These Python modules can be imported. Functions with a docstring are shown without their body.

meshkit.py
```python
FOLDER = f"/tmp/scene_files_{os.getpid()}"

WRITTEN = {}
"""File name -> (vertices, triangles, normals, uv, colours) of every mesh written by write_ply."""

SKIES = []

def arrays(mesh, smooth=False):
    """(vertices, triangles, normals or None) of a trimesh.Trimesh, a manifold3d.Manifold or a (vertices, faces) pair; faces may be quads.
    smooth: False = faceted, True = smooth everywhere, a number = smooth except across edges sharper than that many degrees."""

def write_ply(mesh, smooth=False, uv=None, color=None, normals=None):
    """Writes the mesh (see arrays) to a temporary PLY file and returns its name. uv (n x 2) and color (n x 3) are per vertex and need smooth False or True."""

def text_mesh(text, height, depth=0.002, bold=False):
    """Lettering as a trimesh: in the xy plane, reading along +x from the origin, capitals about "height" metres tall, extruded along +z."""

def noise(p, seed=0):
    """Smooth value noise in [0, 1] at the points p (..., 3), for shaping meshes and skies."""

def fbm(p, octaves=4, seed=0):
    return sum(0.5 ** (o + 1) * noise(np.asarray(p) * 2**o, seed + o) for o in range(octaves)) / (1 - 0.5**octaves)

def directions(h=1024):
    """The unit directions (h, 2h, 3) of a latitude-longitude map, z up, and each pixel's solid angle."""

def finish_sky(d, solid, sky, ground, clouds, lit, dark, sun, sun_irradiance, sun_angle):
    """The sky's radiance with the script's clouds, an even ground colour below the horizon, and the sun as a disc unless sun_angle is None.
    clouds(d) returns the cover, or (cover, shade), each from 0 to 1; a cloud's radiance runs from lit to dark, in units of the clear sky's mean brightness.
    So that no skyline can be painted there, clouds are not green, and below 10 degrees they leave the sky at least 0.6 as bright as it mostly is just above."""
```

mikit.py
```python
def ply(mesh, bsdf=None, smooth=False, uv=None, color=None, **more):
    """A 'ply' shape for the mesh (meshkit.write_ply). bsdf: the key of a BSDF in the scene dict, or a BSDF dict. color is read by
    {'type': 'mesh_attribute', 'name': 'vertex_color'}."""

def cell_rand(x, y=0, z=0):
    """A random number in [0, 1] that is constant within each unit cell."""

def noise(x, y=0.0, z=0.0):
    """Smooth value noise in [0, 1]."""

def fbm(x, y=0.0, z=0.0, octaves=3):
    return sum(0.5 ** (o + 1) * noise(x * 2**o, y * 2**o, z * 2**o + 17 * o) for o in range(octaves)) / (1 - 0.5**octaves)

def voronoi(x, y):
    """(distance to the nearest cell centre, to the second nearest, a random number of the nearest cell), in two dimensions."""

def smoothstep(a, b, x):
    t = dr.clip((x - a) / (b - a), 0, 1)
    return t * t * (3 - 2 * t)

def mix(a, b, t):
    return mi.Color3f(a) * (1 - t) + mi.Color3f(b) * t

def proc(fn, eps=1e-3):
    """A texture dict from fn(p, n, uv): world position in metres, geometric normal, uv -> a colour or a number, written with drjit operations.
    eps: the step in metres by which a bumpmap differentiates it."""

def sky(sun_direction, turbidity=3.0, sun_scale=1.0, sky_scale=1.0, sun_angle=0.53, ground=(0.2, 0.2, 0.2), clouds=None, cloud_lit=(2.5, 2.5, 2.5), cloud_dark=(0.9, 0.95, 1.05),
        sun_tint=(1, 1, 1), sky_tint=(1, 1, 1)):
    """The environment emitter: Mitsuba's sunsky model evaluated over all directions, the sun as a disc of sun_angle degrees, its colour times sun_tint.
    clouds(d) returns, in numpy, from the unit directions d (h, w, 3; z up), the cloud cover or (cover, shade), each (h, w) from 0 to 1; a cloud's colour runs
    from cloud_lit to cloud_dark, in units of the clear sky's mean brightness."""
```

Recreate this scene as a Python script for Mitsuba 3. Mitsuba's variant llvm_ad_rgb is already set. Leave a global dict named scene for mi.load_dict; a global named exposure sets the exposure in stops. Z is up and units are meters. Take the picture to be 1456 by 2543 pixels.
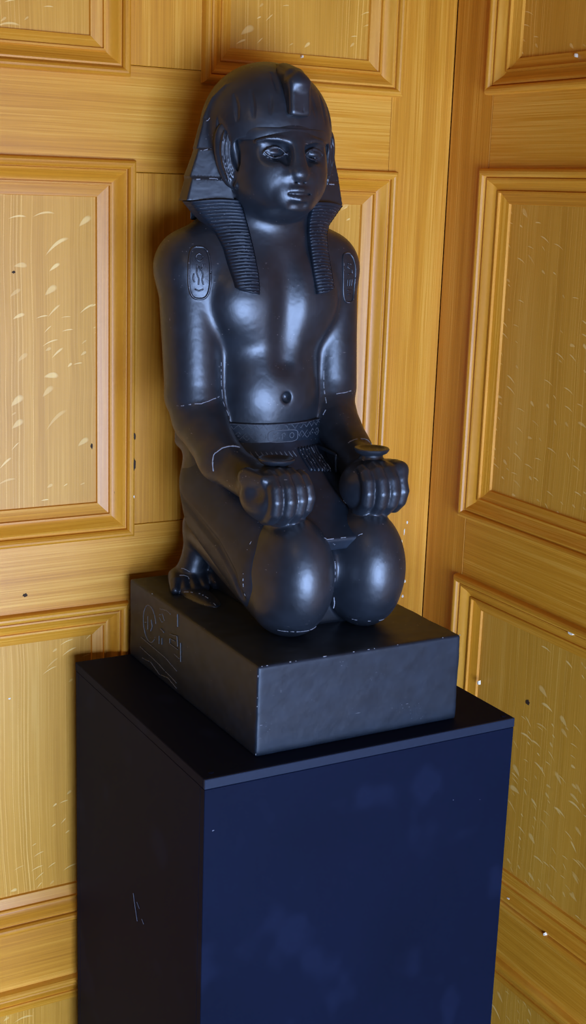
import math, numpy as np, trimesh, mitsuba as mi, drjit as dr
import mikit, meshkit
from mikit import noise, fbm, smoothstep, mix, voronoi, cell_rand
T = mi.ScalarTransform4f
scene, labels = {}, {}

# ---------------------------------------------------------------- camera, light, exposure
H = 0.90                                   # height of the pedestal top above the floor
CAM = np.array([-0.6172, -1.2794, 0.6623 + H])
AX_R = np.array([0.874309, -0.484248, 0.032981]); AX_F = np.array([0.477801, 0.846732, -0.23399]); AX_U = np.array([0.085383, 0.220338, 0.971679])
scene['camera'] = {'type': 'perspective', 'fov_axis': 'x', 'fov': math.degrees(2 * math.atan(728 / 3306.1)),
                   'near_clip': 0.05, 'far_clip': 50.0,
                   'to_world': T().look_at(origin=CAM.tolist(), target=(CAM + AX_F).tolist(), up=AX_U.tolist())}
exposure = -0.10
WINDOW_RADIANCE = [14.4, 21.0, 36.5]
LAMP_RADIANCE = [11.0, 7.6, 3.6]

# ---------------------------------------------------------------- sculpting: signed distances, smooth unions, surface nets
F4 = np.float32
def rotm(rx=0, ry=0, rz=0):
    a, b, c = np.radians([rx, ry, rz])
    X = np.array([[1, 0, 0], [0, np.cos(a), -np.sin(a)], [0, np.sin(a), np.cos(a)]])
    Y = np.array([[np.cos(b), 0, np.sin(b)], [0, 1, 0], [-np.sin(b), 0, np.cos(b)]])
    Z = np.array([[np.cos(c), -np.sin(c), 0], [np.sin(c), np.cos(c), 0], [0, 0, 1]])
    return Z @ Y @ X
class Prim:
    def __init__(self, f, lo, hi): self.f, self.lo, self.hi = f, np.array(lo, float), np.array(hi, float)
def ell(c, r, rot=None):
    c, r = np.array(c, F4), np.array(r, F4)
    R = None if rot is None else rotm(*rot).astype(F4)
    def f(P):
        q = P - c
        if R is not None: q = q @ R
        a = q / r
        k0 = np.sqrt((a * a).sum(1)); a = a / r
        k1 = np.sqrt((a * a).sum(1)) + F4(1e-9)
        return k0 * (k0 - 1) / k1
    m = max(r) if rot is not None else r
    return Prim(f, c - m, c + m)
def cone(a, b, r1, r2, sc=(1, 1, 1)):
    """Round cone from a to b; sc squashes it about its axis start."""
    sc = np.array(sc, F4); a, b = np.array(a, F4), np.array(b, F4)
    A, B = a / sc, b / sc
    ba = B - A; L2 = float(ba @ ba); r1, r2 = F4(r1), F4(r2); k = F4(min(sc))
    def f(P):
        q = P / sc - A
        h = np.clip(q @ ba / L2, 0, 1)
        q = q - h[:, None] * ba
        return (np.sqrt((q * q).sum(1)) - (r1 + (r2 - r1) * h)) * k
    m = max(r1, r2) * np.maximum(sc, 1)
    return Prim(f, np.minimum(a, b) - m, np.maximum(a, b) + m)
def rbox(c, hs, r=0.002, rot=None):
    c, hs = np.array(c, F4), np.array(hs, F4) - F4(r)
    R = None if rot is None else rotm(*rot).astype(F4)
    def f(P):
        q = P - c
        if R is not None: q = q @ R
        q = np.abs(q) - hs
        return np.sqrt((np.maximum(q, 0) ** 2).sum(1)) + np.minimum(q.max(1), 0) - F4(r)
    m = np.linalg.norm(hs + r) if rot is not None else hs + r
    return Prim(f, c - m, c + m)
def tube(pts, r):
    """A bent tube through the points; r a radius or one per point."""
    pts = np.array(pts, F4); r = np.broadcast_to(np.array(r, F4), (len(pts),))
    def f(P):
        d = None
        for a, b, ra, rb in zip(pts[:-1], pts[1:], r[:-1], r[1:]):
            ba = b - a; q = P - a
            h = np.clip(q @ ba / (ba @ ba), 0, 1); q = q - h[:, None] * ba
            e = np.sqrt((q * q).sum(1)) - (ra + (rb - ra) * h)
            d = e if d is None else np.minimum(d, e)
        return d
    return Prim(f, pts.min(0) - r.max(), pts.max(0) + r.max())
def mirror(p):
    g = p.f
    return Prim(lambda P: g(P * np.array([-1, 1, 1], F4)), np.array([-p.hi[0], p.lo[1], p.lo[2]]), np.array([-p.lo[0], p.hi[1], p.hi[2]]))
class Sculpt:
    def __init__(self): self.ops = []
    def add(self, p, k=0.004, both=False):
        self.ops.append((0, p, k))
        if both: self.ops.append((0, mirror(p), k))
        return self
    def cut(self, p, k=0.002, both=False):
        self.ops.append((1, p, k))
        if both: self.ops.append((1, mirror(p), k))
        return self
    def keep(self, p, k=0.002): self.ops.append((2, p, k)); return self
    def value(self, P, ops=None):
        d = np.full(len(P), 9.0, F4)
        for op, p, k in (self.ops if ops is None else ops):
            e = p.f(P); k = F4(k)
            if op == 0:
                h = np.maximum(k - np.abs(d - e), 0) / k
                d = np.minimum(d, e) - h * h * k * F4(.25)
            else:
                e = -e if op == 1 else e
                h = np.maximum(k - np.abs(d - e), 0) / k
                d = np.maximum(d, e) + h * h * k * F4(.25)
        return d
    def mesh(self, h, bumps=None):
        adds = [p for op, p, k in self.ops if op == 0]
        lo = np.min([p.lo for p in adds], 0) - 3 * h; hi = np.max([p.hi for p in adds], 0) + 3 * h
        for op, p, k in self.ops:
            if op == 2: lo, hi = np.maximum(lo, p.lo - 3 * h), np.minimum(hi, p.hi + 3 * h)
        Bk = 12
        nb = np.ceil((hi - lo) / (h * Bk)).astype(int)
        n = nb * Bk
        ctr = np.stack(np.meshgrid(*[lo[i] + (np.arange(nb[i]) + .5) * Bk * h for i in range(3)], indexing='ij'), -1)
        v = self.value(ctr.reshape(-1, 3).astype(F4)).reshape(nb)
        diag = Bk * h * math.sqrt(3) / 2
        vol = np.repeat(np.repeat(np.repeat(v, Bk, 0), Bk, 1), Bk, 2).astype(F4)
        off = np.stack(np.meshgrid(*[(np.arange(Bk) + .5) * h] * 3, indexing='ij'), -1).reshape(-1, 3)
        for b in np.argwhere(np.abs(v) < diag * 1.9):
            o = lo + b * Bk * h; c = o + Bk * h / 2
            ops = []
            for op, p, k in self.ops:
                m = diag * 1.2 + k
                if op == 2 or (np.all(p.lo - m < c + diag) and np.all(p.hi + m > c - diag)): ops.append((op, p, k))
            w = self.value((o + off).astype(F4), ops).reshape(Bk, Bk, Bk)
            vol[b[0]*Bk:(b[0]+1)*Bk, b[1]*Bk:(b[1]+1)*Bk, b[2]*Bk:(b[2]+1)*Bk] = w
        return surface_nets(vol, lo + h / 2, h)
def surface_nets(vol, lo, h):
    s = vol < 0
    cnt = sum(s[a:s.shape[0]-1+a, b:s.shape[1]-1+b, c:s.shape[2]-1+c].astype(np.int8) for a in (0, 1) for b in (0, 1) for c in (0, 1))
    act = (cnt > 0) & (cnt < 8)
    idx = np.argwhere(act)
    ids = np.full(act.shape, -1, np.int32); ids[act] = np.arange(len(idx))
    acc = np.zeros((len(idx), 3)); num = np.zeros(len(idx))
    i, j, k = idx.T
    for ax in range(3):
        for u in (0, 1):
            for w in (0, 1):
                o0 = [0, 0, 0]; o0[(ax+1) % 3] = u; o0[(ax+2) % 3] = w
                o1 = list(o0); o1[ax] = 1
                a = vol[i+o0[0], j+o0[1], k+o0[2]]; b = vol[i+o1[0], j+o1[1], k+o1[2]]
                m = (a < 0) != (b < 0)
                t = np.where(m, a / np.where(m, a - b, 1), 0)
                pt = np.array(o0, float)[None] + np.eye(3)[ax][None] * t[:, None]
                acc += pt * m[:, None]; num += m
    V = lo + (idx + acc / num[:, None]) * h
    quads = []
    for ax in range(3):
        a1, a2 = (ax+1) % 3, (ax+2) % 3
        sl0 = [slice(None)] * 3; sl1 = [slice(None)] * 3
        sl0[ax] = slice(0, -1); sl1[ax] = slice(1, None)
        d = s[tuple(sl0)].astype(np.int8) - s[tuple(sl1)].astype(np.int8)
        e = np.argwhere(d != 0)
        e = e[(e[:, a1] > 0) & (e[:, a2] > 0) & (e[:, a1] < act.shape[a1]) & (e[:, a2] < act.shape[a2])]
        dd = d[tuple(e.T)]
        q = []
        for u, w in ((1, 1), (0, 1), (0, 0), (1, 0)):
            f = e.copy(); f[:, a1] -= u; f[:, a2] -= w
            q.append(ids[tuple(f.T)])
        q = np.stack(q, 1)
        q = np.where((dd > 0)[:, None], q, q[:, ::-1])
        quads.append(q[(q >= 0).all(1)])
    Q = np.concatenate(quads)
    return trimesh.Trimesh(V, np.concatenate([Q[:, [0, 1, 2]], Q[:, [0, 2, 3]]]), process=False)
# ---------------------------------------------------------------- the kneeling statue, in its own frame: s to the right, y towards the wall, z up from its plinth
SX, PZ = 0.2297, 0.1151 + H                # statue's middle line, plinth top
def hand(S, sg, pot):
    """An upturned hand closed round a small globular pot; sg = -1 / +1 for the two sides."""
    c = np.array([-.0780, .131, .1825]) if sg < 0 else np.array([.0660, .131, .1815])
    e = .1035 if sg < 0 else .0985; w = .102 if sg < 0 else .0915
    S.add(cone(((e + .001) * sg, .316, .275), (e * sg, .298, .250), .0355, .0345), .010)
    S.add(cone((e * sg, .302, .252), (w * sg, .232, .209), .0345, .0285), .006)             # forearm
    S.add(cone((w * sg, .235, .208), (c[0] + .009*sg, .165, .190), .0275, .026), .012)          # wrist
    S.add(ell(c, (.0440, .0445, .0365)), .010)                                            # palm closed round the pot
    for o, r in zip((-.0185, -.0020, .0150, .0310) if sg < 0 else (-.0285, -.0120, .0045, .0215), (.0088, .0094, .0092, .0084)):
        f = math.sqrt(1 - (o / .047) ** 2); pts = []
        for ph in np.radians([-82, -55, -28, 0, 28, 52, 72]):
            pts.append((c[0] + o * (1 - .10 * abs(math.sin(ph))), c[1] - .0395 * math.cos(ph) * f - .002, c[2] + .0310 * math.sin(ph) * f ** .5))
        S.add(tube(pts, [r*.8, r*.95, r, r, r, r*.96, r*.78]), .0022)
    if sg < 0:
        S.cut(ell((-.1215, .1140, .1900), (.012, .010, .009), (0, 0, -35)), .014)
        S.add(cone((-.1120, .140, .205), (-.1060, .1085, .2065), .012, .0068), .006)      # thumb
    else:
        S.add(cone((.0960, .140, .200), (.0895, .1060, .2065), .013, .0110), .010)
    return c
def make_figure():
    S = Sculpt()
    # torso
    S.add(ell((0, .330, .425), (.104, .066, .092)), .02)
    S.add(ell((0, .322, .330), (.080, .060, .10)), .04)
    S.add(ell((0, .322, .235), (.0885, .064, .070)), .03)
    S.add(ell((.043, .292, .405), (.050, .033, .048)), .03, True)         # breast
    S.add(ell((0, .287, .285), (.052, .030, .040)), .04)                  # belly
    S.add(cone((.055, .345, .475), (.015, .345, .52), .045, .05), .03, True)   # trapezius
    S.cut(tube([(0, .252, .48), (0, .250, .40), (0, .254, .33)], [.003, .004, .002]), .03)
    S.cut(ell((.001, .2535, .2815), (.0055, .006, .0065)), .006)          # navel
    # arms
    S.add(ell((.104, .338, .447), (.0455, .047, .049)), .025, True)
    S.add(cone((.1045, .334, .440), (.1050, .316, .285), .0415, .0375, (1, 1.06, 1)), .012, True)
    S.add(rbox((.084, .345, .33), (.022, .034, .13), .01), .012, True)     # stone left between arm and side
    # lower body under the kilt
    S.add(ell((0, .328, .175), (.100, .075, .075)), .03)
    S.add(cone((.056, .320, .155), (.054, .150, .088), .058, .055), .02, True)
    # knees
    S.add(ell((.0530, .122, .078), (.0495, .061, .077)), .018, True)
    # shins and feet
    S.add(cone((.058, .130, .045), (.066, .352, .082), .046, .028), .010, True)
    S.add(cone((.068, .366, .088), (.072, .368, .040), .024, .018), .012, True)      # heel and upright sole
    S.add(cone((.073, .368, .040), (.080, .372, .008), .018, .026), .010, True)
    for i, o in enumerate((-.022, -.010, .001, .011, .020)):
        S.add(tube([(.082 + o*.8, .378, .012), (.085 + o*1.3, .352, .011), (.088 + o*1.5, .332 + abs(o)*.3, .005)], [.012, .0095, .0065]), .004, True)
    S.add(rbox((0, .26, .045), (.055, .12, .05), .01), .006)
    S.add(ell((.092, .318, .0), (.020, .060, .0075)), .006, True)                          # rough stone left round the toes
    S.add(rbox((0, .355, .10), (.055, .045, .10), .02), .01)
    # neck and head
    S.add(cone((0, .335, .48), (0, .325, .55), .052, .05), .02)
    S.add(ell((0, .318, .590), (.070, .0745, .088)), .01)
    S.add(ell((0, .290, .585), (.052, .0455, .050)), .03)
    S.add(ell((0, .286, .556), (.054, .048, .036)), .03)
    S.add(ell((0, .262, .534), (.030, .026, .0155)), .018)                # chin
    # eyes: sockets, balls, lids
    S.cut(ell((.0290, .2455, .5950), (.0180, .009, .0110)), .010, True)
    S.cut(ell((.0150, .2385, .5910), (.005, .008, .011)), .010, True)
    S.add(ell((.0290, .2590, .5945), (.0138, .0131, .0066)), .0015, True)
    up, dn = [], []
    for t in np.linspace(0, 1, 9):
        s = .0140 + .0295 * t; yy = .2468 + .19 * max(0, s - .022)
        up.append((s, yy, .5930 + .0072 * math.sin(math.pi * min(1, t * 1.02)) ** .8 + .0008 * t)); dn.append((s, yy + .0003, .5930 - .0060 * math.sin(math.pi * t) ** .8 + .0008 * t))
    S.add(tube(up, [.0010] + [.0016] * 7 + [.0009]), .0016, True)
    S.add(tube(dn, [.0010] + [.0014] * 7 + [.0009]), .0016, True)
    S.add(tube([(.010, .2462, .6085), (.026, .2455, .6115), (.040, .2495, .6108), (.050, .258, .6075)], [.0014, .0018, .0018, .0012]), .006, True)  # brows
    # nose
    S.add(cone((0, .2475, .603), (0, .2375, .574), .0078, .0105), .008)
    S.add(ell((0, .2340, .5685), (.0122, .0100, .0090)), .006)
    S.add(ell((.0148, .2420, .5652), (.0078, .0090, .0066)), .005, True)
    S.cut(ell((.0052, .2350, .5585), (.0030, .0045, .0024)), .003, True)
    # mouth
    S.add(ell((0, .2450, .5440), (.0240, .0115, .0150)), .012)
    S.add(tube([(-.0205, .2410, .5452), (-.010, .2345, .5492), (-.0035, .2325, .5494), (.0035, .2325, .5494), (.010, .2345, .5492), (.0205, .2410, .5452)], [.0013, .0045, .0048, .0048, .0045, .0013]), .0025)
    S.add(tube([(-.0185, .2405, .5435), (-.0085, .2350, .5385), (0, .2333, .5375), (.0085, .2350, .5385), (.0185, .2405, .5435)], [.0013, .0049, .0058, .0049, .0013]), .0025)
    S.cut(tube([(-.0215, .2390, .5442), (-.010, .2308, .5440), (0, .2288, .5437), (.010, .2308, .5440), (.0215, .2390, .5442)], [.0010, .0012, .0012, .0012, .0010]), .0025)
    S.cut(tube([(-.009, .2345, .5298), (0, .2325, .5290), (.009, .2345, .5298)], .0022), .008)
    # ears: long, carved with grooves, standing in front of the headdress wings
    S.add(ell((.0710, .2945, .588), (.0175, .0075, .041), (0, 12, 20)), .004, True)
    S.cut(ell((.0655, .2830, .591), (.0060, .0062, .0235), (0, 12, 20)), .002, True)
    def front(x): return .2865 + (x - .0710) * .364
    for a in (0, .0046, .0090):
        pts = []
        for t in np.linspace(.04 + a * 6, 1 - a * 14, 11):
            x = .0765 - a + .0060 * math.sin(math.pi * min(1, t * 1.05)) + .006 * (.35 - t)
            pts.append((x, front(x) + .0006, .621 - .064 * t))
        S.add(tube(pts, [.0012] + [.0019] * 9 + [.0010]), .0010, True)
    S.add(tube([(.0640, front(.064) - .0005, .612), (.0590, front(.059) - .001, .596), (.0580, front(.058) - .001, .578), (.0590, front(.059) - .0005, .562), (.0640, front(.064), .552)], [.0015, .0024, .0026, .0030, .0035]), .003, True)
    for sg in (-1, 1): hand(S, sg, None)
    # flat underside on the plinth
    S.keep(rbox((0, .25, .49), (.3, .3, .494), .001), .001)
    return S
def make_headdress():
    S = Sculpt()
    S.add(ell((0, .3225, .622), (.0850, .0755, .0835)), .01)
    def wings(P):
        s, y, z = np.abs(P[:, 0]), P[:, 1], P[:, 2]
        zs = np.array([.50, .5300, .5304, .5600, .5604, .5955, .5959, .6320, .6324, .66, .70], F4)
        ws = np.array([.106, .109, .1170, .1100, .1120, .1010, .1025, .0930, .0935, .082, .050], F4)
        w = np.interp(z, zs, ws).astype(F4)
        yf = np.interp(z, [.5300, .5600, .5604, .5955, .5959, .632, .6324, .66], [.2955, .2975, .3000, .3025, .3050, .3065, .3085, .311]).astype(F4) + (s - F4(.06)) * F4(.42)
        yb = np.interp(z, [.50, .56, .62, .66, .70], [.388, .382, .370, .358, .33]).astype(F4)
        d = np.maximum(np.maximum(s - w, yf - y), y - yb)
        d = np.maximum(d, (y - (yb - F4(.040)) + s - w) * F4(.7))
        d = np.maximum(d, np.maximum(F4(.506) - z, z - F4(.672)))
        return np.maximum(d, F4(.5305) - z + np.minimum(0, (y - F4(.325))) * 50 * 0 + np.where(y < .362, 0, -1)) * F4(.85)
    S.cut(rbox((.126, .20, .605), (.052, .1050, .062), .003, (0, 15, 0)), .002, True)
    S.add(Prim(wings, (-.125, .285, .505), (.125, .405, .69)), .006)
    S.add(ell((0, .335, .62), (.080, .052, .078)), .03)
    # open the face
    S.cut(rbox((0, .25, .585), (.0685, .075, .0245), .006), .002)
    S.cut(rbox((0, .25, .545), (.0560, .075, .0400), .006), .010)
    S.cut(rbox((0, .20, .50), (.2, .095, .025), .004), .001)
    # pleats carved into the crown
    for s0, z0, s1, z1 in ((.033, .642, .030, .664), (.052, .636, .050, .668), (.068, .632, .066, .662), (.020, .668, .018, .692)):
        pts = []
        for t in np.linspace(0, 1, 7):
            s = s0 + (s1 - s0) * t; z = z0 + (z1 - z0) * t
            q = 1 - (s / .0850) ** 2 - ((z - .622) / .0835) ** 2
            pts.append((s, .3225 - .0755 * math.sqrt(max(q, .01)) - .0006, z))
        S.cut(tube(pts, [.0003, .0014, .0019, .0020, .0019, .0014, .0003]), .003, True)
    return S
def make_brow_band():
    S = Sculpt()
    S.add(ell((0, .3235, .6165), (.0815, .0800, .050)), .002)
    S.keep(rbox((0, .27, .6165), (.1, .05, .0082), .0015), .0015)
    S.cut(ell((0, .330, .6165), (.076, .078, .06)), .001)
    return S
def make_uraeus():
    S = Sculpt()
    S.add(rbox((.003, .2515, .6620), (.0150, .0105, .0230), .006, (-6, 0, 0)), .004)
    S.add(ell((.003, .2520, .679), (.0155, .0140, .0115)), .006)
    S.add(tube([(.003, .254, .686), (.002, .275, .6975), (0, .31, .7045)], [.009, .0045, .002]), .008)
    S.add(ell((.003, .2455, .6420), (.015, .0055, .0035)), .003)
    S.add(rbox((.002, .270, .676), (.012, .016, .018), .006), .006)
    S.add(rbox((.002, .275, .690), (.0115, .018, .0105), .006, (18, 0, 0)), .008)
    S.cut(tube([(.0055, .2385, .646), (.0055, .2370, .662), (.0055, .2360, .680)], .0009), .002)
    return S
def make_kilt():
    S = Sculpt()
    S.add(ell((0, .328, .175), (.1025, .0775, .077)), .03)
    S.add(ell((0, .322, .225), (.0900, .0655, .05)), .03)
    S.add(cone((.055, .320, .155), (.054, .150, .089), .0605, .0580), .012, True)
    S.add(cone((.062, .32, .12), (.062, .16, .065), .048, .050), .012, True)
    S.add(ell((0, .30, .155), (.095, .10, .06)), .03)
    a = math.degrees(math.atan2(.078, .156))
    S.add(rbox((0, .172 + .010 * .447, .166 - .010 * .894), (.038, .0875, .010), .003, (a, 0, 0)), .010)      # apron stretched over the lap
    S.cut(tube([(-.116, .330, .137), (-.1155, .3032, .1292), (-.1150, .2654, .1169), (-.1150, .216, .1020), (-.1145, .1685, .0740), (-.1100, .1536, .0480)], .0036), .008)
    S.cut(rbox((0, .03, .15), (.2, .063, .2), .002), .001)
    S.cut(rbox((.132, .03, .15), (.1, .098, .2), .002), .001, True)
    S.cut(rbox((0, .05, .05), (.05, .078, .058), .002), .001)
    S.cut(rbox((0, .1, .05), (.012, .1, .060), .004), .003)
    S.cut(rbox((0, .30, .28), (.3, .3, .055), .002), .002)
    return S
def make_pot(c):
    """A nu pot: globe, short neck, everted rim (lathed)."""
    c = np.array(c)
    g = [(0, -.026), (.012, -.0245), (.022, -.018), (.029, -.006), (.0315, .006), (.029, .020), (.0235, .030), (.0175, .0350), (.0150, .0385), (.0150, .0420)]
    rim = [(.0140, .0405), (.0160, .0415), (.0205, .0440), (.0225, .0466), (.0230, .0482), (.0224, .0496), (.0205, .0500), (.0175, .0490), (.0140, .0470), (.0, .0455)]
    def lathe(pr):
        m = trimesh.creation.revolve(np.array(pr), sections=48); m.apply_translation(c); return m
    return lathe(g), lathe(rim)
# ---------------------------------------------------------------- materials
def rgb(*c): return {'type': 'rgb', 'value': [float(x) for x in c]}
def plain(name, color, rough=.5, spec=.5, bump=None, **more):
    b = {'type': 'principled', 'base_color': color if isinstance(color, dict) else rgb(*color), 'roughness': rough, 'specular': spec, **more}
    if bump: b = {'type': 'bumpmap', 'arbitrary': bump[0], 'scale': bump[1], 'bsdf': b}
    scene[name] = {'type': 'twosided', 'bsdf': b}
WOOD_DARK, WOOD_MID, WOOD_LIGHT = (.43, .142, .006), (.575, .224, .013), (.75, .365, .048)
def board_colour(a, b, z):
    """Brushed graining: long streaks along a, fine across b."""
    wob = .004 * (noise(a * 3.1, b * 9, 3.0) - .5)
    fine = noise((b + wob) * 620, a * 7.0, 1.0) * .55 + noise((b + wob) * 1500, a * 16, 5.0) * .45
    mid = noise((b + wob * 2) * 90, a * 2.2, 9.0)
    blot = fbm(a * 2.6, b * 4.5, 4.0)
    t = dr.clip(.46 + (fine - .5) * .62 + (mid - .5) * .42 + (blot - .5) * .28, 0, 1)
    return dr.select(t < .5, mix(WOOD_DARK, WOOD_MID, t * 2), mix(WOOD_MID, WOOD_LIGHT, t * 2 - 1))
def wood_vertical(p, n, uv): return board_colour(p.z, p.x + p.y, p.z)
def wood_horizontal(p, n, uv): return board_colour(p.x + p.y, p.z, p.z)
P_DARK, P_MID, P_LIGHT = (.44, .175, .010), (.57, .250, .022), (.79, .43, .080)
def flecks(b, z):
    """Pale medullary flecks: slanting dashes and blots scattered in drifts."""
    out = mi.Float(0)
    for sx, sz, seed, keep, L0, L1, W0, W1 in ((.026, .016, 11, .50, .004, .009, .0007, .0016), (.048, .030, 37, .50, .009, .012, .0012, .0032)):
        gx, gz = b / sx, z / sz
        ix, iz = dr.floor(gx), dr.floor(gz)
        for dx in (-1, 0, 1):
            for dz in (-1, 0, 1):
                cx, cz = ix + dx, iz + dz
                on = (cell_rand(cx, cz, seed) < keep) & (noise(cx * .27, cz * .13, seed * 1.7) > .47)
                px = (cx + .2 + .6 * cell_rand(cx, cz, seed + 1)) * sx; pz = (cz + .2 + .6 * cell_rand(cx, cz, seed + 2)) * sz
                ang = .05 + .75 * cell_rand(cx, cz, seed + 3); L = L0 + L1 * dr.square(cell_rand(cx, cz, seed + 4)); Wd = W0 + W1 * dr.square(cell_rand(cx, cz, seed + 5))
                ux, uz = b - px, z - pz
                ca, sa = dr.cos(ang), dr.sin(ang)
                along = (ux * ca + uz * sa) / L
                q = dr.square(along) + dr.square((-ux * sa + uz * ca + 14 * dr.square(ux) - .0006) / (Wd * (1.1 + .5 * along)))
                out = dr.maximum(out, dr.select(on, smoothstep(1.1, .30, q) * (.35 + .65 * cell_rand(cx, cz, seed + 6)), 0))
    return out
def grain_lines(bb, z):
    """Pale comb lines, each wandering a little, in groups of uneven strength."""
    out = mi.Float(0)
    for pitch, wd, seed in ((.0042, .00042, 3), (.0117, .00070, 8)):
        g = bb / pitch; i = dr.floor(g)
        for d in (-1, 0, 1):
            c = i + d
            x = (c + .5 + .55 * (cell_rand(c, seed) - .5)) * pitch + .0016 * (noise(z * 9, c * 3.7, seed) - .5)
            out = dr.maximum(out, smoothstep(wd * 1.5, wd * .5, dr.abs(bb - x)) * smoothstep(.25, .9, cell_rand(c, seed + 1)) * (.35 + .65 * noise(z * 14, c * 1.3, seed + 2)))
    return out
def panel_colour(p, n, uv):
    b, z = p.x + p.y, p.z
    bb = b + .0100 * (noise(z * 4.2, b * 5, 2.0) - .5) + .0026 * noise(z * 17, b * 12, 8.0)
    lines = grain_lines(bb, z) * (.35 + .65 * smoothstep(.35, .60, noise(bb * 26, z * .9, 7.0)))
    fine = noise(bb * 900, z * 12, 3.0)
    blot = fbm(b * 5, z * 2.4, 6.0)
    t = dr.clip(.40 + (fine - .5) * .30 + (blot - .5) * .5 + (noise(bb * 60, z * 1.5, 4.0) - .5) * .30, 0, 1)
    c = dr.select(t < .5, mix(P_DARK, P_MID, t * 2), mix(P_MID, P_LIGHT, (t * 2 - 1) * .6))
    c = mix(c, P_LIGHT, lines * .75)
    return mix(c, (.85, .55, .17), flecks(b, z) * .75)
scene_mats = True
plain('wood_vertical', mikit.proc(wood_vertical), .42, .42)
plain('wood_horizontal', mikit.proc(wood_horizontal), .42, .42)
plain('wood_panel', mikit.proc(panel_colour), .45, .42)
def stone_colour(p, n, uv):
    t = fbm(p.x * 60, p.y * 60, p.z * 60)
    s = smoothstep(.86, .92, noise(p.x * 420, p.y * 420, p.z * 420)) * smoothstep(.6, .8, noise(p.x * 45, p.y * 45, p.z * 45))
    return mix(mix((.0045, .0075, .0115), (.011, .017, .026), t), (.14, .14, .15), s * .5)
def stone_relief(p, n, uv): return fbm(p.x * 150, p.y * 150, p.z * 150)
def polished_colour(p, n, uv): return stone_colour(p, n, uv) * mi.Color3f(1.15, .92, .80)
plain('stone_polished', mikit.proc(polished_colour), .38, .66, (mikit.proc(stone_relief, .0012), .0003))
plain('stone_matt', mikit.proc(stone_colour), .46, .36, (mikit.proc(stone_relief, .0012), .0003))
plain('chipped', (.20, .20, .21), .7, .3)
plain('carved_line', (.085, .090, .098), .6, .4)
plain('chip_dark', (.045, .022, .010), .8, .2)
plain('chip_pale', (.72, .60, .42), .8, .2)
plain('scratch', (.10, .105, .13), .7, .3)
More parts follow.
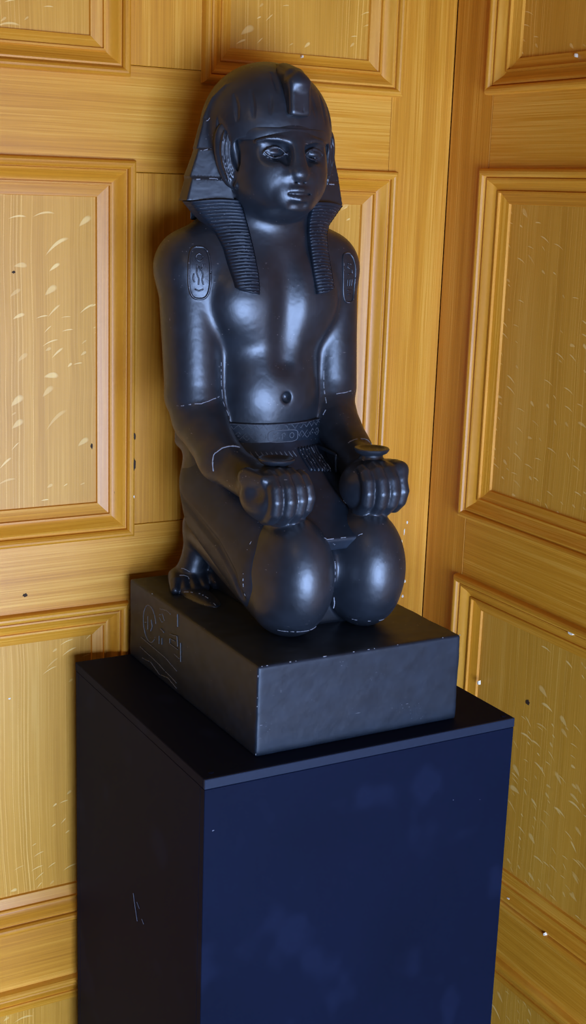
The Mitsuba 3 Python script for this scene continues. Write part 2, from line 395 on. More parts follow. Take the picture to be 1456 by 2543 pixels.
def ped_colour(p, n, uv):
    t = fbm(p.x * 7, p.y * 7, p.z * 5)
    s = smoothstep(.58, .75, fbm(p.x * 16 + 4, p.y * 16, p.z * 12))
    return mix(mix((.0026, .0046, .0125), (.0036, .0062, .0180), t), (.008, .012, .030), s * .4)
plain('pedestal_paint', mikit.proc(ped_colour), .58, .05)
plain('pedestal_edge', (.008, .013, .026), .55, .2)

# ---------------------------------------------------------------- panelled walls (structure)
YB, XR = 0.4611, 0.6198
def put(key, mesh, bsdf, smooth=False, **lab):
    scene[key] = mikit.ply(mesh, bsdf, smooth=smooth)
    if lab: labels[key] = lab
counts = {}
def nextkey(base):
    n = counts.get(base, 0); counts[base] = n + 1
    return base if n == 0 else '%s_%03d' % (base, n)
def box(lo, hi):
    m = trimesh.creation.box(np.subtract(hi, lo)); m.apply_translation((np.array(lo) + hi) / 2); return m
def bevel_box(lo, hi, b=.001):
    lo, hi = np.array(lo, float), np.array(hi, float)
    pts = []
    for c in np.ndindex(2, 2, 2):
        v = np.where(c, hi, lo); sgn = np.where(c, -1, 1)
        for ax in range(3):
            q = v + sgn * b; q[ax] = v[ax]; pts.append(q)
    return trimesh.convex.convex_hull(np.array(pts))
PROFILE = [(.0, .0), (.0006, .0060), (.0020, .0098), (.0048, .0120), (.0080, .0122), (.0108, .0108), (.0128, .0080), (.0134, .0036), (.0148, .0030), (.0152, .0052), (.0180, .0056), (.0205, .0040), (.0250, -.0008), (.0300, -.0044), (.0345, -.0056),
           (.0348, -.0030), (.0380, -.0030), (.0384, -.0074), (.0398, -.0078), (.0480, -.0104), (.0548, -.0118), (.0558, -.0170), (.018, -.0170), (.018, .0)]
def wall_map(right):
    """(a, z, h) on a wall -> world: a runs along the wall, h stands out of its face."""
    if right: return lambda a, z, h: np.stack([XR - h, a, z], -1)
    return lambda a, z, h: np.stack([a, YB - h, z], -1)
def moulding_side(rect, side, M):
    a0, a1, z0, z1 = rect
    u = np.array([q[0] * .91 for q in PROFILE]); h = np.array([q[1] for q in PROFILE])
    if side == 'bottom': ends = ((a0 + u, z0 + u), (a1 - u, z0 + u))
    if side == 'top': ends = ((a0 + u, z1 - u), (a1 - u, z1 - u))
    if side == 'first': ends = ((a0 + u, z0 + u), (a0 + u, z1 - u))
    if side == 'last': ends = ((a1 - u, z0 + u), (a1 - u, z1 - u))
    A = M(ends[0][0] + 0 * u, ends[0][1] + 0 * u, h); B = M(ends[1][0] + 0 * u, ends[1][1] + 0 * u, h)
    n = len(u); i = np.arange(n); j = (i + 1) % n
    import shapely
    tv, tri = trimesh.creation.triangulate_polygon(shapely.Polygon(PROFILE), engine='earcut')
    tri = np.argmin(((np.array(tv)[:, None] - np.array(PROFILE)[None]) ** 2).sum(-1), 1)[np.array(tri)]
    m = trimesh.Trimesh(np.vstack([A, B]), np.vstack([np.stack([i, j, j + n], 1), np.stack([i, j + n, i + n], 1), tri, tri[:, ::-1] + n]), process=False)
    m.fix_normals()
    return m
ROWS_BACK = [(H + .8030, H + 1.46), (H + .1700, H + .6965), (H - .4215, H + .0725), (H - .80, H - .5170)]
ROWS_RIGHT = [(H + .8085, H + 1.46), (H + .1735, H + .7050), (H - .4200, H + .0800), (H - .80, H - .5110)]
def panelling(wall, right, columns, stiles, a_lo, a_hi, top):
    M = wall_map(right); ROWS = ROWS_RIGHT if right else ROWS_BACK
    def slab(a0, a1, z0, z1, h0, h1, b=.0008):
        q = M(np.array([a0, a1]), np.array([z0, z1]), np.array([h0, h1])); return bevel_box(q.min(0), q.max(0), b)
    put(wall, slab(a_lo, a_hi, 0, top, -.07, -.0205, .0), 'wood_vertical')
    labels[wall] = {'label': 'ochre grained wood panelled wall ' + ('to the right of the black statue' if right else 'behind the black statue'), 'kind': 'structure'}
    g = .0003
    for s0, s1 in stiles: put(nextkey(wall + '__stile'), slab(s0 + g, s1 - g, 0, top, -.0205, 0), 'wood_vertical')
    opens = sorted(stiles)
    bands = [(0, ROWS[3][0] + .016)] + [(ROWS[k + 1][1] - .016, ROWS[k][0] + .016) for k in (2, 1, 0)] + [(ROWS[0][1] - .016, top)]
    for (p0, p1), (q0, q1) in zip(opens[:-1], opens[1:]):
        for z0, z1 in bands: put(nextkey(wall + '__rail'), slab(p1 + g, q0 - g, z0 + g, z1 - g, -.0205, 0), 'wood_horizontal')
        inside = [c for c in sorted(columns) if c[0] > p0 - .001 and c[1] < q1 + .001]
        for c, e in zip(inside[:-1], inside[1:]):
            for (b0, b1), (t0, t1) in zip(bands[:-1], bands[1:]):
                put(nextkey(wall + '__muntin'), slab(c[1] - .016, e[0] + .016, b1 + g, t0 - g, -.0205, -.0002), 'wood_vertical')
    for c0, c1, sh in columns:
        for r, (z0, z1) in enumerate(ROWS):
            rect = (c0, c1 - (sh if r != 1 else 0), z0, z1)
            put(nextkey(wall + '__panel'), slab(rect[0] + .014, rect[1] - .014, z0 + .014, z1 - .014, -.0204, -.0160), 'wood_panel')
            for side in ('first', 'last', 'top', 'bottom'):
                put(nextkey(wall + '__moulding'), moulding_side(rect, side, M), 'wood_horizontal' if side in ('top', 'bottom') else 'wood_vertical', smooth=25)
panelling('wall_back', False, [(.1965, .5235, 0), (-.36, .0995, .0085), (-.95, -.49, 0)], [(.5103, XR), (-1.08, -.934)], -3.6, XR + .07, 2.9)
panelling('wall_right', True, [(-.11, .3700, 0), (-.70, -.20, 0)], [(.3595, YB), (-.83, -.684)], -2.15, YB + .07, 2.9)
# the rest of the room
def setting(key, lo, hi, bsdf, label):
    put(key, box(lo, hi), bsdf, label=label, kind='structure')
plain('floor_wood', (.06, .035, .018), .45, .4)
plain('plaster', (.26, .19, .11), .8, .2)
plain('far_wood', (.15, .07, .015), .5, .4)
setting('floor', (-3.6, -2.15, -.06), (XR + .07, YB + .07, 0), 'floor_wood', 'dark wooden floor under the pedestal')
setting('ceiling', (-3.6, -2.15, 2.9), (XR + .07, YB + .07, 2.96), 'plaster', 'plain pale plaster ceiling')
setting('wall_left', (-3.66, -2.15, 0), (-3.6, YB + .07, 2.9), 'far_wood', 'ochre wooden wall far to the left')
# wall behind the camera with its tall windows
WINS = [(-.98, .52, .10, 1.36)]
def window_wall():
    xs = sorted([-3.6, XR + .07] + [v for w in WINS for v in w[:2]])
    parts = []
    for a, b in zip(xs[:-1], xs[1:]):
        w = [w for w in WINS if abs(w[0] - a) < 1e-6]
        if w: parts += [box((a, -2.21, 0), (b, -2.15, w[0][2])), box((a, -2.21, w[0][3]), (b, -2.15, 2.9))]
        else: parts.append(box((a, -2.21, 0), (b, -2.15, 2.9)))
    put('wall_front', trimesh.util.concatenate(parts), 'far_wood', label='ochre wooden wall with a tall window, facing the statue', kind='structure')
    for i, (a, b, z0, z1) in enumerate(WINS):
        k = 'window_%d' % (i + 1)
        fr = [box((a, -2.20, z0), (a + .05, -2.14, z1)), box((b - .05, -2.20, z0), (b, -2.14, z1)), box((a + .05, -2.20, z0), (b - .05, -2.14, z0 + .06)), box((a + .05, -2.20, z1 - .05), (b - .05, -2.14, z1)), box((a + .05, -2.19, (z0+z1)/2 - .02), (b - .05, -2.15, (z0+z1)/2 + .02))]
        put(k + '__frame', trimesh.util.concatenate(fr), 'plaster')
        labels[k] = {'label': 'tall bright sash window facing the statue', 'kind': 'structure'}
        pane = trimesh.Trimesh([(a + .05, -2.18, z0 + .06), (b - .05, -2.18, z0 + .06), (b - .05, -2.18, z1 - .05), (a + .05, -2.18, z1 - .05)], [[0, 2, 1], [0, 3, 2]], process=False)
        scene[k + '__pane'] = {**mikit.ply(pane, 'plaster'), 'emitter': {'type': 'area', 'radiance': rgb(*WINDOW_RADIANCE)}}
window_wall()
def pendant(x, y, z, r):
    g = trimesh.creation.icosphere(3, r); g.apply_translation((x, y, z))
    scene['pendant_lamp__globe'] = {**mikit.ply(g, 'plaster', smooth=True), 'emitter': {'type': 'area', 'radiance': rgb(*LAMP_RADIANCE)}}
    c = trimesh.creation.cylinder(.006, 2.9 - z - r, sections=12); c.apply_translation((x, y, (2.9 + z + r) / 2)); put('pendant_lamp__cord', c, 'far_wood', smooth=30)
    k = trimesh.creation.cylinder(.05, .03, sections=24); k.apply_translation((x, y, 2.885)); put('pendant_lamp__ceiling_rose', k, 'plaster', smooth=30)
    labels['pendant_lamp'] = {'label': 'round white glass pendant lamp hanging from the ceiling', 'category': 'lamp'}
pendant(-.95, -.9, 2.35, .11)
# ---------------------------------------------------------------- pedestal
def pedestal():
    W, D, t = .45, .4311, .0125
    put('pedestal__edge_strip', bevel_box((0, 0, H - t), (W, .0035, H), .0007), 'pedestal_edge')
    put('pedestal__top_board', bevel_box((0, .0035, H - t), (W, D, H), .0008), 'pedestal_paint')
    put('pedestal__front_board', bevel_box((.0005, .0006, .0), (W - .0005, t, H - t - .0006), .0006), 'pedestal_paint')
    put('pedestal__back_board', bevel_box((.0005, D - t, .0), (W - .0005, D - .0006, H - t - .0006), .0006), 'pedestal_paint')
    put('pedestal__side_board', bevel_box((.0005, t, .0), (t, D - t, H - t - .0006), .0004), 'pedestal_paint')
    put('pedestal__side_board_001', bevel_box((W - t, t, .0), (W - .0005, D - t, H - t - .0006), .0004), 'pedestal_paint')
    labels['pedestal'] = {'label': 'tall plain box pedestal painted dark navy, carrying the kneeling statue', 'category': 'pedestal'}
pedestal()
# ---------------------------------------------------------------- statue assembly
def statue(key, mesh, bsdf='stone_polished', smooth=True):
    mesh = mesh.copy(); mesh.apply_translation((SX, 0, PZ))
    scene[nextkey('kneeling_statue__' + key)] = mikit.ply(mesh, bsdf, smooth=smooth)
labels['kneeling_statue'] = {'label': 'black carved stone statue of a kneeling pharaoh in a headcloth, holding two round pots', 'category': 'statue'}
FIG, KILT, HEADDRESS = make_figure(), make_kilt(), make_headdress()
statue('figure', FIG.mesh(.0016))
statue('headdress', HEADDRESS.mesh(.0016))
statue('brow_band', make_brow_band().mesh(.001))
statue('cobra', make_uraeus().mesh(.001))
statue('kilt', KILT.mesh(.0018), 'stone_matt')
POTS = ((-.0720, .140, .1765), (.0670, .140, .1805))
for i, c in enumerate(POTS):
    globe, rim = make_pot(c)
    k = 'pot' + ('' if i == 0 else '_001')
    statue(k, globe, smooth=40); statue(k + '__rim', rim, smooth=40)
def plinth():
    S = Sculpt()
    S.add(rbox((0, .0311 + .1995, -.0576), (.1476, .1995, .0575), .0030), .001)
    m = S.mesh(.0028)
    v = np.array(m.vertices); e = (meshkit.fbm(v * 30, 3) - .5) * .0011 + (meshkit.fbm(v * 110, 2, 5) - .5) * .0003
    c = np.array([0, .2306, -.0576]); q = (v - c) / np.array([.1476, .1995, .0575])
    n = np.sign(q) * (np.abs(q) > .975); n[:, 2] = np.maximum(n[:, 2], 0)
    m.vertices = v + n * e[:, None]
    return m
statue('plinth', plinth(), 'stone_matt')

# carved and raised lines: thin tubes laid on the stone
def tube_mesh(pts, r, sides=6):
    pts = np.asarray(pts, float); n = len(pts); r = np.broadcast_to(r, (n,))
    t = np.gradient(pts, axis=0); t /= np.linalg.norm(t, axis=1, keepdims=True) + 1e-12
    up = np.array([.31, .52, .79]); a = np.cross(t, up); a /= np.linalg.norm(a, axis=1, keepdims=True); b = np.cross(t, a)
    th = np.arange(sides) * 2 * np.pi / sides
    V = pts[:, None] + r[:, None, None] * (np.cos(th)[None, :, None] * a[:, None] + np.sin(th)[None, :, None] * b[:, None])
    f = []
    for i in range(n - 1):
        for j in range(sides):
            k = (j + 1) % sides; p, q, s_, u = i*sides+j, i*sides+k, (i+1)*sides+k, (i+1)*sides+j
            f += [[p, q, s_], [p, s_, u]]
    for j in range(1, sides - 1): f += [[0, j + 1, j], [(n-1)*sides, (n-1)*sides + j, (n-1)*sides + j + 1]]
    return trimesh.Trimesh(V.reshape(-1, 3), f, process=False)
def resample(pts, step):
    pts = np.asarray(pts, float); L = np.r_[0, np.cumsum(np.linalg.norm(np.diff(pts, axis=0), axis=1))]
    t = np.linspace(0, L[-1], max(2, int(L[-1] / step) + 1))
    return np.stack([np.interp(t, L, pts[:, k]) for k in range(pts.shape[1])], 1)
def skin(P): return np.minimum(np.minimum(FIG.value(P), KILT.value(P)), HEADDRESS.value(P))
def skin_fig(P): return FIG.value(P)
def snap(P, f=skin, n=6):
    P = np.asarray(P, F4).copy(); e = F4(.0006)
    for _ in range(n):
        g = np.stack([f(P + np.eye(3, dtype=F4)[i] * e) - f(P - np.eye(3, dtype=F4)[i] * e) for i in range(3)], 1) / (2 * e)
        g /= np.linalg.norm(g, axis=1, keepdims=True) + 1e-6
        P = P - g * np.clip(f(P), -.004, .004)[:, None]
    return P
def on_patch(c, n, lines, f=skin_fig, step=.0012):
    """2-d lines (u to the right, v up) about c, dropped onto the carved surface along -n."""
    n = np.array(n, float); n /= np.linalg.norm(n); U = np.cross([0, 0, 1], -n); U = -U / np.linalg.norm(U) if np.cross([0, 0, 1], -n)[0] < 0 else U / np.linalg.norm(U); W = np.cross(U, n); W = W if W[2] > 0 else -W
    out = []
    for l in lines:
        q = resample(l, step); P = np.array(c) + q[:, :1] * U + q[:, 1:] * W + n * .012
        P = P.astype(F4)
        for _ in range(24): P = P - n.astype(F4) * np.clip(f(P), -.01, .01)[:, None] * F4(.9)
        out.append(P)
    return out
def oval(a, b, n=28, c=(0, 0), p=2.6):
    t = np.linspace(0, 2 * np.pi, n + 1); return np.stack([c[0] + a * np.sign(np.cos(t)) * np.abs(np.cos(t)) ** (2 / p), c[1] + b * np.sign(np.sin(t)) * np.abs(np.sin(t)) ** (2 / p)], 1)
rng = np.random.default_rng(7)
def chip_line(pts, r=.0006, keep=.62, f=skin, seed=0, step=.0011):
    """Pale worn edge: a broken, uneven thread of chipped paint along the line."""
    P = resample(pts, step)
    if f is not None: P = snap(P, f)
    g = meshkit.noise(P * 260, seed) ; w = meshkit.noise(P * 700, seed + 3)
    P = P + (meshkit.noise(P[:, :, None].repeat(3, 2).reshape(len(P), 3, 3) * 500, seed + 9) - .5) * .0010
    on = g > 1 - keep; runs, cur = [], []
    for i in range(len(P)):
        if on[i]: cur.append(i)
        elif cur: runs.append(cur); cur = []
    if cur: runs.append(cur)
    return [tube_mesh(P[q], r * (.45 + .9 * w[q]), 5) for q in runs if len(q) > 1]
def join(ms): return trimesh.util.concatenate(ms)

# striped lappets of the headcloth hanging on the chest
def lappet(sg):
    Z = [.5325, .522, .506, .4929, .473, .443, .425, .4165]
    si = np.interp
    def row(z):
        zz, a = -z, [-q for q in Z]
        s_in = si(zz, a, [.055, .0505, .0460, .0435, .0420, .0405, .0415, .0425]); s_out = si(zz, a, [.1150, .1060, .0910, .0830, .0775, .0745, .0720, .0660])
        y_in = si(zz, a, [.2945, .2925, .290, .286, .2765, .2640, .2575, .2555]); y_out = si(zz, a, [.3190, .3175, .3125, .304, .2900, .2720, .2610, .2575])
        return s_in, s_out, y_in, y_out
    NR, per, nu = 29, 8, 14
    rows = []
    zs = np.linspace(.5325, .4165, NR * per + 1)
    for i, z in enumerate(zs):
        a, b, c, d = row(z)
        ph = (i % per) / per
        rib = .0012 * math.sin(math.pi * min(1, ph * 1.12)) ** .6 if ph < .9 else 0
        u = np.linspace(0, 1, nu)
        s = a + (b - a) * u; y = c + (d - c) * u - .0040 - .004 * np.sin(math.pi * u) ** .8 + .0016 * (np.abs(2 * u - 1) ** 6)
        y = y - rib
        zz = z + .0022 * np.sin(math.pi * u) - .004 * (u - .5) * (z - .41) / .12
        if z < .425: zz = zz + (.425 - z) * .55 * np.maximum(0, u - .55) / .45
        front = np.stack([s * sg, y, zz], 1)
        rows.append(np.vstack([front[:1] + [0, .022, 0], front, front[-1:] + [0, .022, 0]]))
    V = np.array(rows); n, m = V.shape[:2]
    f = []
    for i in range(n - 1):
        for j in range(m):
            k = (j + 1) % m; f += [[i*m+j, i*m+k, (i+1)*m+k], [i*m+j, (i+1)*m+k, (i+1)*m+j]]
    for j in range(1, m - 1): f += [[0, j + 1, j], [(n-1)*m, (n-1)*m+j, (n-1)*m+j+1]]
    t = trimesh.Trimesh(V.reshape(-1, 3), f, process=False)
    t.fix_normals()
    edge = []
    for q in range(1, NR):
        i = q * per + 3
        line = V[i, 2:m-2] + [0, -.0002, 0]
        edge += chip_line(line, .00030, .46, None, seed=q, step=.0012)
    return t, join(edge)
for sg in (-1, 1):
    t, e = lappet(sg); k = 'lappet' + ('' if sg < 0 else '_001')
    statue(k, t, 'stone_matt', smooth=50)
    scene['kneeling_statue__' + k + '__worn_ridges'] = mikit.ply(e.apply_translation((SX, 0, PZ)), 'carved_line', smooth=True)
    labels['kneeling_statue__' + k + '__worn_ridges'] = {'kind': 'stuff', 'label': 'pale worn ridges of the striped lappet'}

# belt: an oval band with zigzags, diamonds and a cartouche
BA, BB, BY, Z0, Z1 = .0915, .0722, .3220, .2128, .2478
def make_belt():
    S = Sculpt()
    def cyl(P):
        q = np.sqrt((P[:, 0] / F4(BA)) ** 2 + ((P[:, 1] - F4(BY)) / F4(BB)) ** 2)
        return (q - 1) * F4(BB)
    S.add(Prim(cyl, (-BA, BY - BB, Z0), (BA, BY + BB, Z1)), .001)
    S.keep(rbox((0, .29, (Z0 + Z1) / 2), (.0912, .06, (Z1 - Z0) / 2), .001), .001)
    return S.mesh(.0016)
statue('belt', make_belt(), 'stone_matt')
def on_belt(l):
    q = resample(l, .0016); s = np.clip(q[:, 0], -BA + .002, BA - .002)
    return np.stack([s, BY - BB * np.sqrt(1 - (s / BA) ** 2) - .0001, q[:, 1]], 1)
def zig(a, b, z, h, w):
    n = int(round((b - a) / w)); return [(a + (b - a) * i / (2 * n), z + (h if i % 2 else 0)) for i in range(2 * n + 1)]
ZM = (Z0 + Z1) / 2
pattern = [zig(-.076, .076, Z1 - .0085, .0062, .0102), zig(-.076, .076, Z0 + .0085, -.0062, .0102)]
for a, b in ((-.076, -.026), (.022, .074)):
    pattern += [zig(a, b, ZM - .0001, .0058, .0104), zig(a, b, ZM + .0001, -.0058, .0104)]
    n = int(round((b - a) / .0104))
    pattern += [oval(.0011, .0011, 8, (a + (b - a) * (i + .5) / n, ZM)) for i in range(n)]
pattern += [[(-.08, Z1 - .0015), (.08, Z1 - .0015)], [(-.08, Z0 + .0016), (.08, Z0 + .0016)]]
statue('belt__zigzag', join([m for i, l in enumerate(pattern) for m in chip_line(on_belt(l), .00042, .74, None, seed=i, step=.0010)]), 'carved_line')
glyphs = [[(-.0150, .0042), (-.0150, -.0036), (-.0105, -.0036), (-.0105, -.0008)], [(-.0160, .0010), (-.0108, .0042), (-.0085, .0036)], [(-.0020, -.0042), (-.0020, .0030), (-.0045, .0010)], [(-.0020, .0030), (.0010, .0044), (.0022, .0012)], oval(.0034, .0036, 14, (.0125, .0004), 2)]
OFF = np.array([-.002, ZM])
statue('belt__cartouche', join([tube_mesh(on_belt(oval(.0225, .0080, 40, OFF, 4)), .00060, 6)] + [tube_mesh(on_belt(np.array(g) + OFF), .00050, 6) for g in glyphs]), 'carved_line')
# pleats of the apron under the belt's right half, fringe under its left half
def lap_y(P):
    P = np.array(P, F4); P[:, 1] = .19
    for _ in range(60): P[:, 1] += np.clip(np.minimum(KILT.value(P), FIG.value(P)), -.004, .004) * F4(.8)
    return P
PLEATS = []
for i in range(8):
    s = .0190 + i * .0054
    q = np.array([(s + (z - .21) * -.08, .19, z) for z in np.linspace(.2135, .1880 - .0006 * i, 12)])
    q = lap_y(q) - np.array([0, .0006, -.0006]); q[:, 1] = np.maximum(q[:, 1], .212)
    q[0, 1] = max(q[0, 1], .245)
    statue('kilt__pleat', tube_mesh(q, np.r_[.0012, np.full(10, .0023), .0012] * (.95 + .1 * (i % 2)), 8), 'stone_matt')
    PLEATS += chip_line(q[1:] - np.array([0, .0016, -.0014]), .00045, .5, None, seed=60 + i)
statue('kilt__worn_pleats', join(PLEATS), 'chipped'); labels['kneeling_statue__kilt__worn_pleats'] = {'label': 'pale worn crests of the pleats', 'kind': 'stuff'}
fr = []
for i in range(11):
    s = -.056 + i * .0064
    q = lap_y(np.array([(s, .19, .2110), (s + .0012, .19, .2075), (s + .0030, .19, .2045)]))
    fr.append(tube_mesh(q, [.0006, .0011, .0005], 6))
statue('kilt__fringe', join(fr), 'carved_line'); labels['kneeling_statue__kilt__fringe'] = {'label': 'row of short slanting carved strokes under the belt', 'kind': 'stuff'}
# cartouches on the upper arms
G1 = [oval(.0046, .0046, 16, (.000, .0195), 2), [(-.0035, .0100), (-.0040, -.0005), (-.0010, -.0075), (-.0015, -.0150)], [(.0040, .0110), (.0020, .0040), (.0045, -.0020), (.0030, -.0090), (.0050, -.0150)], [(-.0075, -.0010), (-.0085, -.0075), (-.0065, -.0120)], [(-.0060, -.0205), (-.0010, -.0228), (.0050, -.0205)], [(-.0010, .0080), (.0012, .0020)]]
G2 = [[(.0045, .0180), (-.0035, .0200), (-.0045, .0140), (.0040, .0110), (.0040, .0060), (-.0045, .0050)], [(-.0045, -.0010), (-.0045, -.0110)], [(.0000, -.0010), (.0000, -.0110)], [(.0045, -.0010), (.0045, -.0110)], [(-.0045, -.0160), (.0045, -.0165)], [(-.0030, -.0215), (.0030, -.0215)]]
for i, (c, n, G, a) in enumerate((((-.1115, .2876, .4420), (-.26, -.96, .08), G1, .0140), ((.1140, .2886, .4350), (.34, -.94, .03), G2, .0125))):
    k = 'cartouche' + ('' if i == 0 else '_001')
    fr = on_patch(c, n, [oval(a, .0330, 44, p=3.0)])[0]
    statue(k, join([tube_mesh(fr, .0017, 8)]), smooth=True)
    statue(k + '__glyph', join([tube_mesh(l, .0011, 6) for l in on_patch(c, n, G)]), smooth=True)
    statue(k + '__worn_edge', join(sum([chip_line(fr + np.array(n) * .0012, .0005, .5, None, seed=5 + i)] + [chip_line(l + np.array(n) * .0008, .00035, .4, None, seed=20 + j) for j, l in enumerate(on_patch(c, n, G))], [])), 'chipped')
# bracelet and hem edges, and other pale worn edges
EDGES = [([(-.1250, .2087, .2000), (-.1238, .2122, .2196), (-.1115, .2089, .2288), (-.0984, .2067, .2305), (-.090, .206, .228)], .0011, .8),
         ([(.0712, .2048, .2245), (.0864, .2042, .2292), (.102, .2067, .2267), (.110, .207, .220)], .0010, .8),
         ([(-.1330, .290, .271), (-.129, .2822, .2735), (-.1133, .2728, .2752), (-.100, .274, .279), (-.0832, .2813, .2821)], .0008, .7),
         ([(.0916, .2748, .2792), (.105, .272, .281), (.1169, .2772, .2823)], .0008, .75),
         ([(-.0766, .2908, .3258), (-.0765, .288, .30), (-.0755, .2845, .2733), (-.0700, .2825, .258), (-.0672, .2822, .249)], .0007, .62),
         ([(.078, .287, .310), (.078, .285, .2884), (.0752, .2707, .2628), (.072, .270, .248)], .0009, .6),
         ([(-.0933, .1444, .133), (-.1085, .1442, .1086), (-.1125, .1436, .0778), (-.1082, .1461, .0502)], .0006, .4),
         ([(-.090, .098, .008), (-.075, .080, .003), (-.053, .074, .002), (-.030, .078, .002), (-.014, .095, .002)], .0008, .66),
         ([(.014, .098, .002), (.030, .080, .002), (.053, .075, .002), (.075, .083, .003)], .0008, .55),
         ([(0, .098, .100), (0, .086, .085), (0, .083, .060), (0, .088, .035), (0, .094, .012)], .0009, .55),
         ([(-.118, .36, .003), (-.112, .335, .003), (-.095, .300, .003), (-.092, .25, .003)], .0007, .5),
         ([(-.100, .378, .022), (-.090, .362, .026), (-.083, .345, .018)], .0007, .45),
         ([(-.104, .370, .010), (-.098, .350, .012), (-.094, .335, .008)], .0007, .45),
         ([(-.032, .094, .1285), (0, .0945, .1285), (.032, .094, .1285)], .0007, .6),
         ([(.030, .150, .160), (.050, .150, .152), (.062, .142, .146)], .0007, .7),
         ([(-.110, .316, .5335), (-.085, .306, .5335), (-.062, .2955, .5335)], .0008, .5),
         ([(-.108, .318, .558), (-.090, .3105, .5595), (-.074, .304, .560)], .0008, .55),
         ([(-.099, .318, .594), (-.092, .316, .595), (-.085, .313, .596)], .0007, .5),
         ([(-.091, .319, .631), (-.084, .317, .632), (-.078, .315, .632)], .0007, .55),
         ([(.088, .309, .5585), (.098, .313, .5585)], .0011, .9)]
EDGE_MESHES = []
for i, (l, r, kp) in enumerate(EDGES):
    ms = chip_line(l, r, kp, skin, seed=40 + i)
    if ms: EDGE_MESHES += ms
statue('worn_edges', join(EDGE_MESHES), 'chipped'); labels['kneeling_statue__worn_edges'] = {'label': 'pale chipped paint along the carved edges', 'kind': 'stuff'}
# plinth: worn rims and the inscription on its left face
RIM = []
for i, l in enumerate(([(-.1476, .0311, .0002), (-.1476, .20, .0002), (-.1476, .30, .0002), (-.1476, .43, .0002)], [(-.1476, .0311, .0002), (0, .0311, .0002), (.1476, .0311, .0002)], [(-.1476, .0311, 0), (-.1476, .0311, -.06), (-.1476, .0311, -.115)], [(-.1470, .20, -.1140), (-.1470, .30, -.1140), (-.1470, .40, -.1140)], [(-.14, .0312, -.1140), (.145, .0312, -.1140)])):
    l = np.array(l); l = l + (np.array([0, .2306, -.0576]) - l) * np.array([.004, .003, .008])
    ms = chip_line(l, .0007, (.14, .20, .24, .40, .15)[i], None, seed=80 + i)
    if ms: RIM += ms
statue('plinth__worn_rims', join(RIM), 'chipped'); labels['kneeling_statue__plinth__worn_rims'] = {'label': 'pale chips along the rims of the plinth', 'kind': 'stuff'}
FX = -.1480
INS = [[(.3560 + .0225 * math.cos(t), -.0455 + .0265 * math.sin(t)) for t in np.linspace(-2.6, 2.9, 26)], [(.362, -.036), (.362, -.056)], [(.350, -.038), (.346, -.047), (.352, -.055)], [(.368, -.047), (.374, -.049)], [(.322, -.013), (.300, -.009), (.285, -.010)], [(.322, -.022), (.312, -.018), (.305, -.026), (.314, -.030), (.322, -.026)],
       [(.318, -.040), (.305, -.042)], [(.322, -.052), (.322, -.064)], [(.312, -.050), (.312, -.062)], [(.285, -.038), (.262, -.034), (.258, -.052), (.285, -.052), (.285, -.044), (.270, -.043)], [(.250, -.040), (.249, -.066)], [(.275, -.062), (.255, -.064)], [(.262, -.003), (.261, -.020)],
       [(.385, -.074), (.34, -.076), (.30, -.077), (.262, -.083)], [(.388, -.090), (.34, -.092), (.30, -.096), (.262, -.100)], [(.380, -.104), (.35, -.100), (.32, -.108), (.29, -.103), (.262, -.108)]]
INSC = []
for i, l in enumerate(INS):
    P = np.array([(FX, y, z) for y, z in l])
    ms = chip_line(P, .0007, .78, None, seed=120 + i)
    if ms: INSC += ms
statue('plinth__inscription', join(INSC), 'carved_line'); labels['kneeling_statue__plinth__inscription'] = {'label': 'worn carved hieroglyphs on the left face of the plinth', 'kind': 'stuff'}
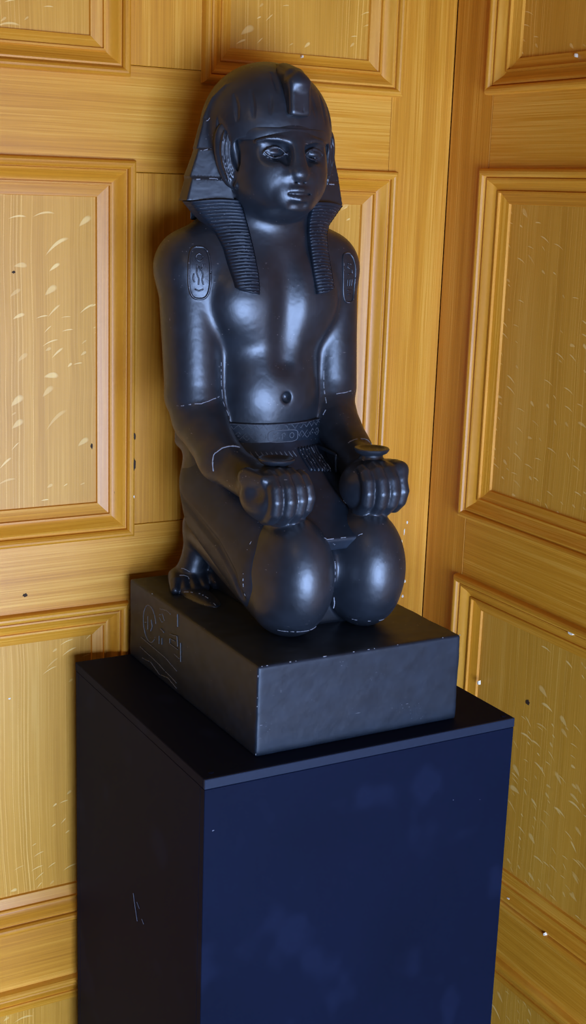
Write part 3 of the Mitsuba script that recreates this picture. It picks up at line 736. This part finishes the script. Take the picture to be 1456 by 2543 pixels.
# ---------------------------------------------------------------- small damage on walls and pedestal
def flake(M3, a, b, seed, thick=.0005):
    """A thin ragged flake: M3 = (centre, u, v, n), a x b metres."""
    r = np.random.default_rng(seed); n = 11; c, u, v, nn = [np.array(q, float) for q in M3]
    t = np.arange(n) * 2 * np.pi / n; k = .6 + .5 * r.random(n)
    ring = c + (np.cos(t) * a * k)[:, None] * u + (np.sin(t) * b * k)[:, None] * v
    top = c + (ring - c) * .8 + nn * thick
    V = np.vstack([ring - nn * .0040, top, [c + nn * thick]]); i = np.arange(n); j = (i + 1) % n
    m = trimesh.Trimesh(V, np.vstack([np.stack([i, j, j + n], 1), np.stack([i, j + n, i + n], 1), np.stack([i + n, j + n, i * 0 + 2 * n], 1)]), process=False)
    return m
BACK = [(.0968, .0114, 1.2186, .0020, .0070, 'd'), (.0966, .0114, 1.1763, .0025, .0115, 'd'), (.0962, .0114, 1.1300, .0014, .0030, 'p'), (-.0668, -.0160, 1.4452, .0040, .0025, 'd'), (-.063, 0, .9987, .0045, .0035, 'd'), (.0424, -.0160, 1.2022, .0022, .0060, 'd'),
        (.5790, 0, 1.0450, .0022, .0040, 'p'), (.5740, 0, 1.030, .0014, .0075, 'p'), (.5705, 0, 1.012, .0012, .0060, 'p'), (.5800, 0, .945, .0035, .0040, 'p'), (.5775, 0, .920, .0030, .0035, 'p'),
        (-.0560, .0088, .4870, .0042, .0034, 'd'), (-.0829, -.0160, .8415, .0030, .0018, 'p'), (-.0251, .0086, 1.0760, .0060, .0022, 'p'), (.3590, -.006, 1.7500, .0016, .0024, 'p'), (.0735, -.0045, 1.1359, .0016, .0070, 'd'), (.0950, .0085, 1.310, .0014, .0050, 'd'), (.0640, -.0060, 1.7950, .0030, .0040, 'p')]
for i, (x, h, z, a, b, k) in enumerate(BACK):
    put(nextkey('wall_back__chip'), flake(((x, YB - h, z), (1, 0, 0), (0, 0, 1), (0, -1, 0)), a, b, i), 'chip_dark' if k == 'd' else 'chip_pale')
RIGHT = [(.1955, -.0160, .8200, .0065, .0055, 'd'), (.3060, -.005, .8153, .0022, .0050, 'p'), (.0990, .0088, 1.0810, .0060, .0035, 'p'), (.0880, .0088, .9690, .0080, .0040, 'p'), (.0880, .0088, .4930, .0030, .0035, 'p'), (.1845, .0020, .5007, .0035, .0018, 'p'), (.3640, .0088, 1.5925, .0022, .0022, 'd'), (.1920, -.006, 1.7531, .0022, .0035, 'p')]
for i, (y, h, z, a, b, k) in enumerate(RIGHT):
    put(nextkey('wall_right__chip'), flake(((XR - h, y, z), (0, 1, 0), (0, 0, 1), (-1, 0, 0)), a, b, 50 + i), 'chip_dark' if k == 'd' else 'chip_pale')
for i, (x, y) in enumerate(((.0157, .0164), (.4398, .0123))):
    m = trimesh.creation.revolve(np.array([(0, -.0004), (.0036, -.0004), (.0036, .0003), (.0030, .0007), (.0008, .0008), (0, .0002)]), sections=24); m.apply_translation((x, y, H)); put(nextkey('pedestal__screw'), m, 'pedestal_paint', smooth=30)
for l in ([(0, .2121, .6478), (0, .206, .632), (0, .1977, .6138)], [(0, .1995, .6413), (0, .191, .636)], [(0, .1827, .6253), (0, .176, .6212)]):
    l = np.array(l) - [.0000, 0, 0]
    put(nextkey('pedestal__scratch'), tube_mesh(resample(l, .004), .00045, 5), 'scratch')
for i, (x, z, a, b) in enumerate(((.0124, .8338, .0022, .0012), (.3585, .8017, .0011, .0006), (.4019, .7934, .0010, .0005))):
    put(nextkey('pedestal__chip'), flake(((x, .0006, z), (1, 0, 0), (0, 0, 1), (0, -1, 0)), a, b, 90 + i, .0003), 'scratch')
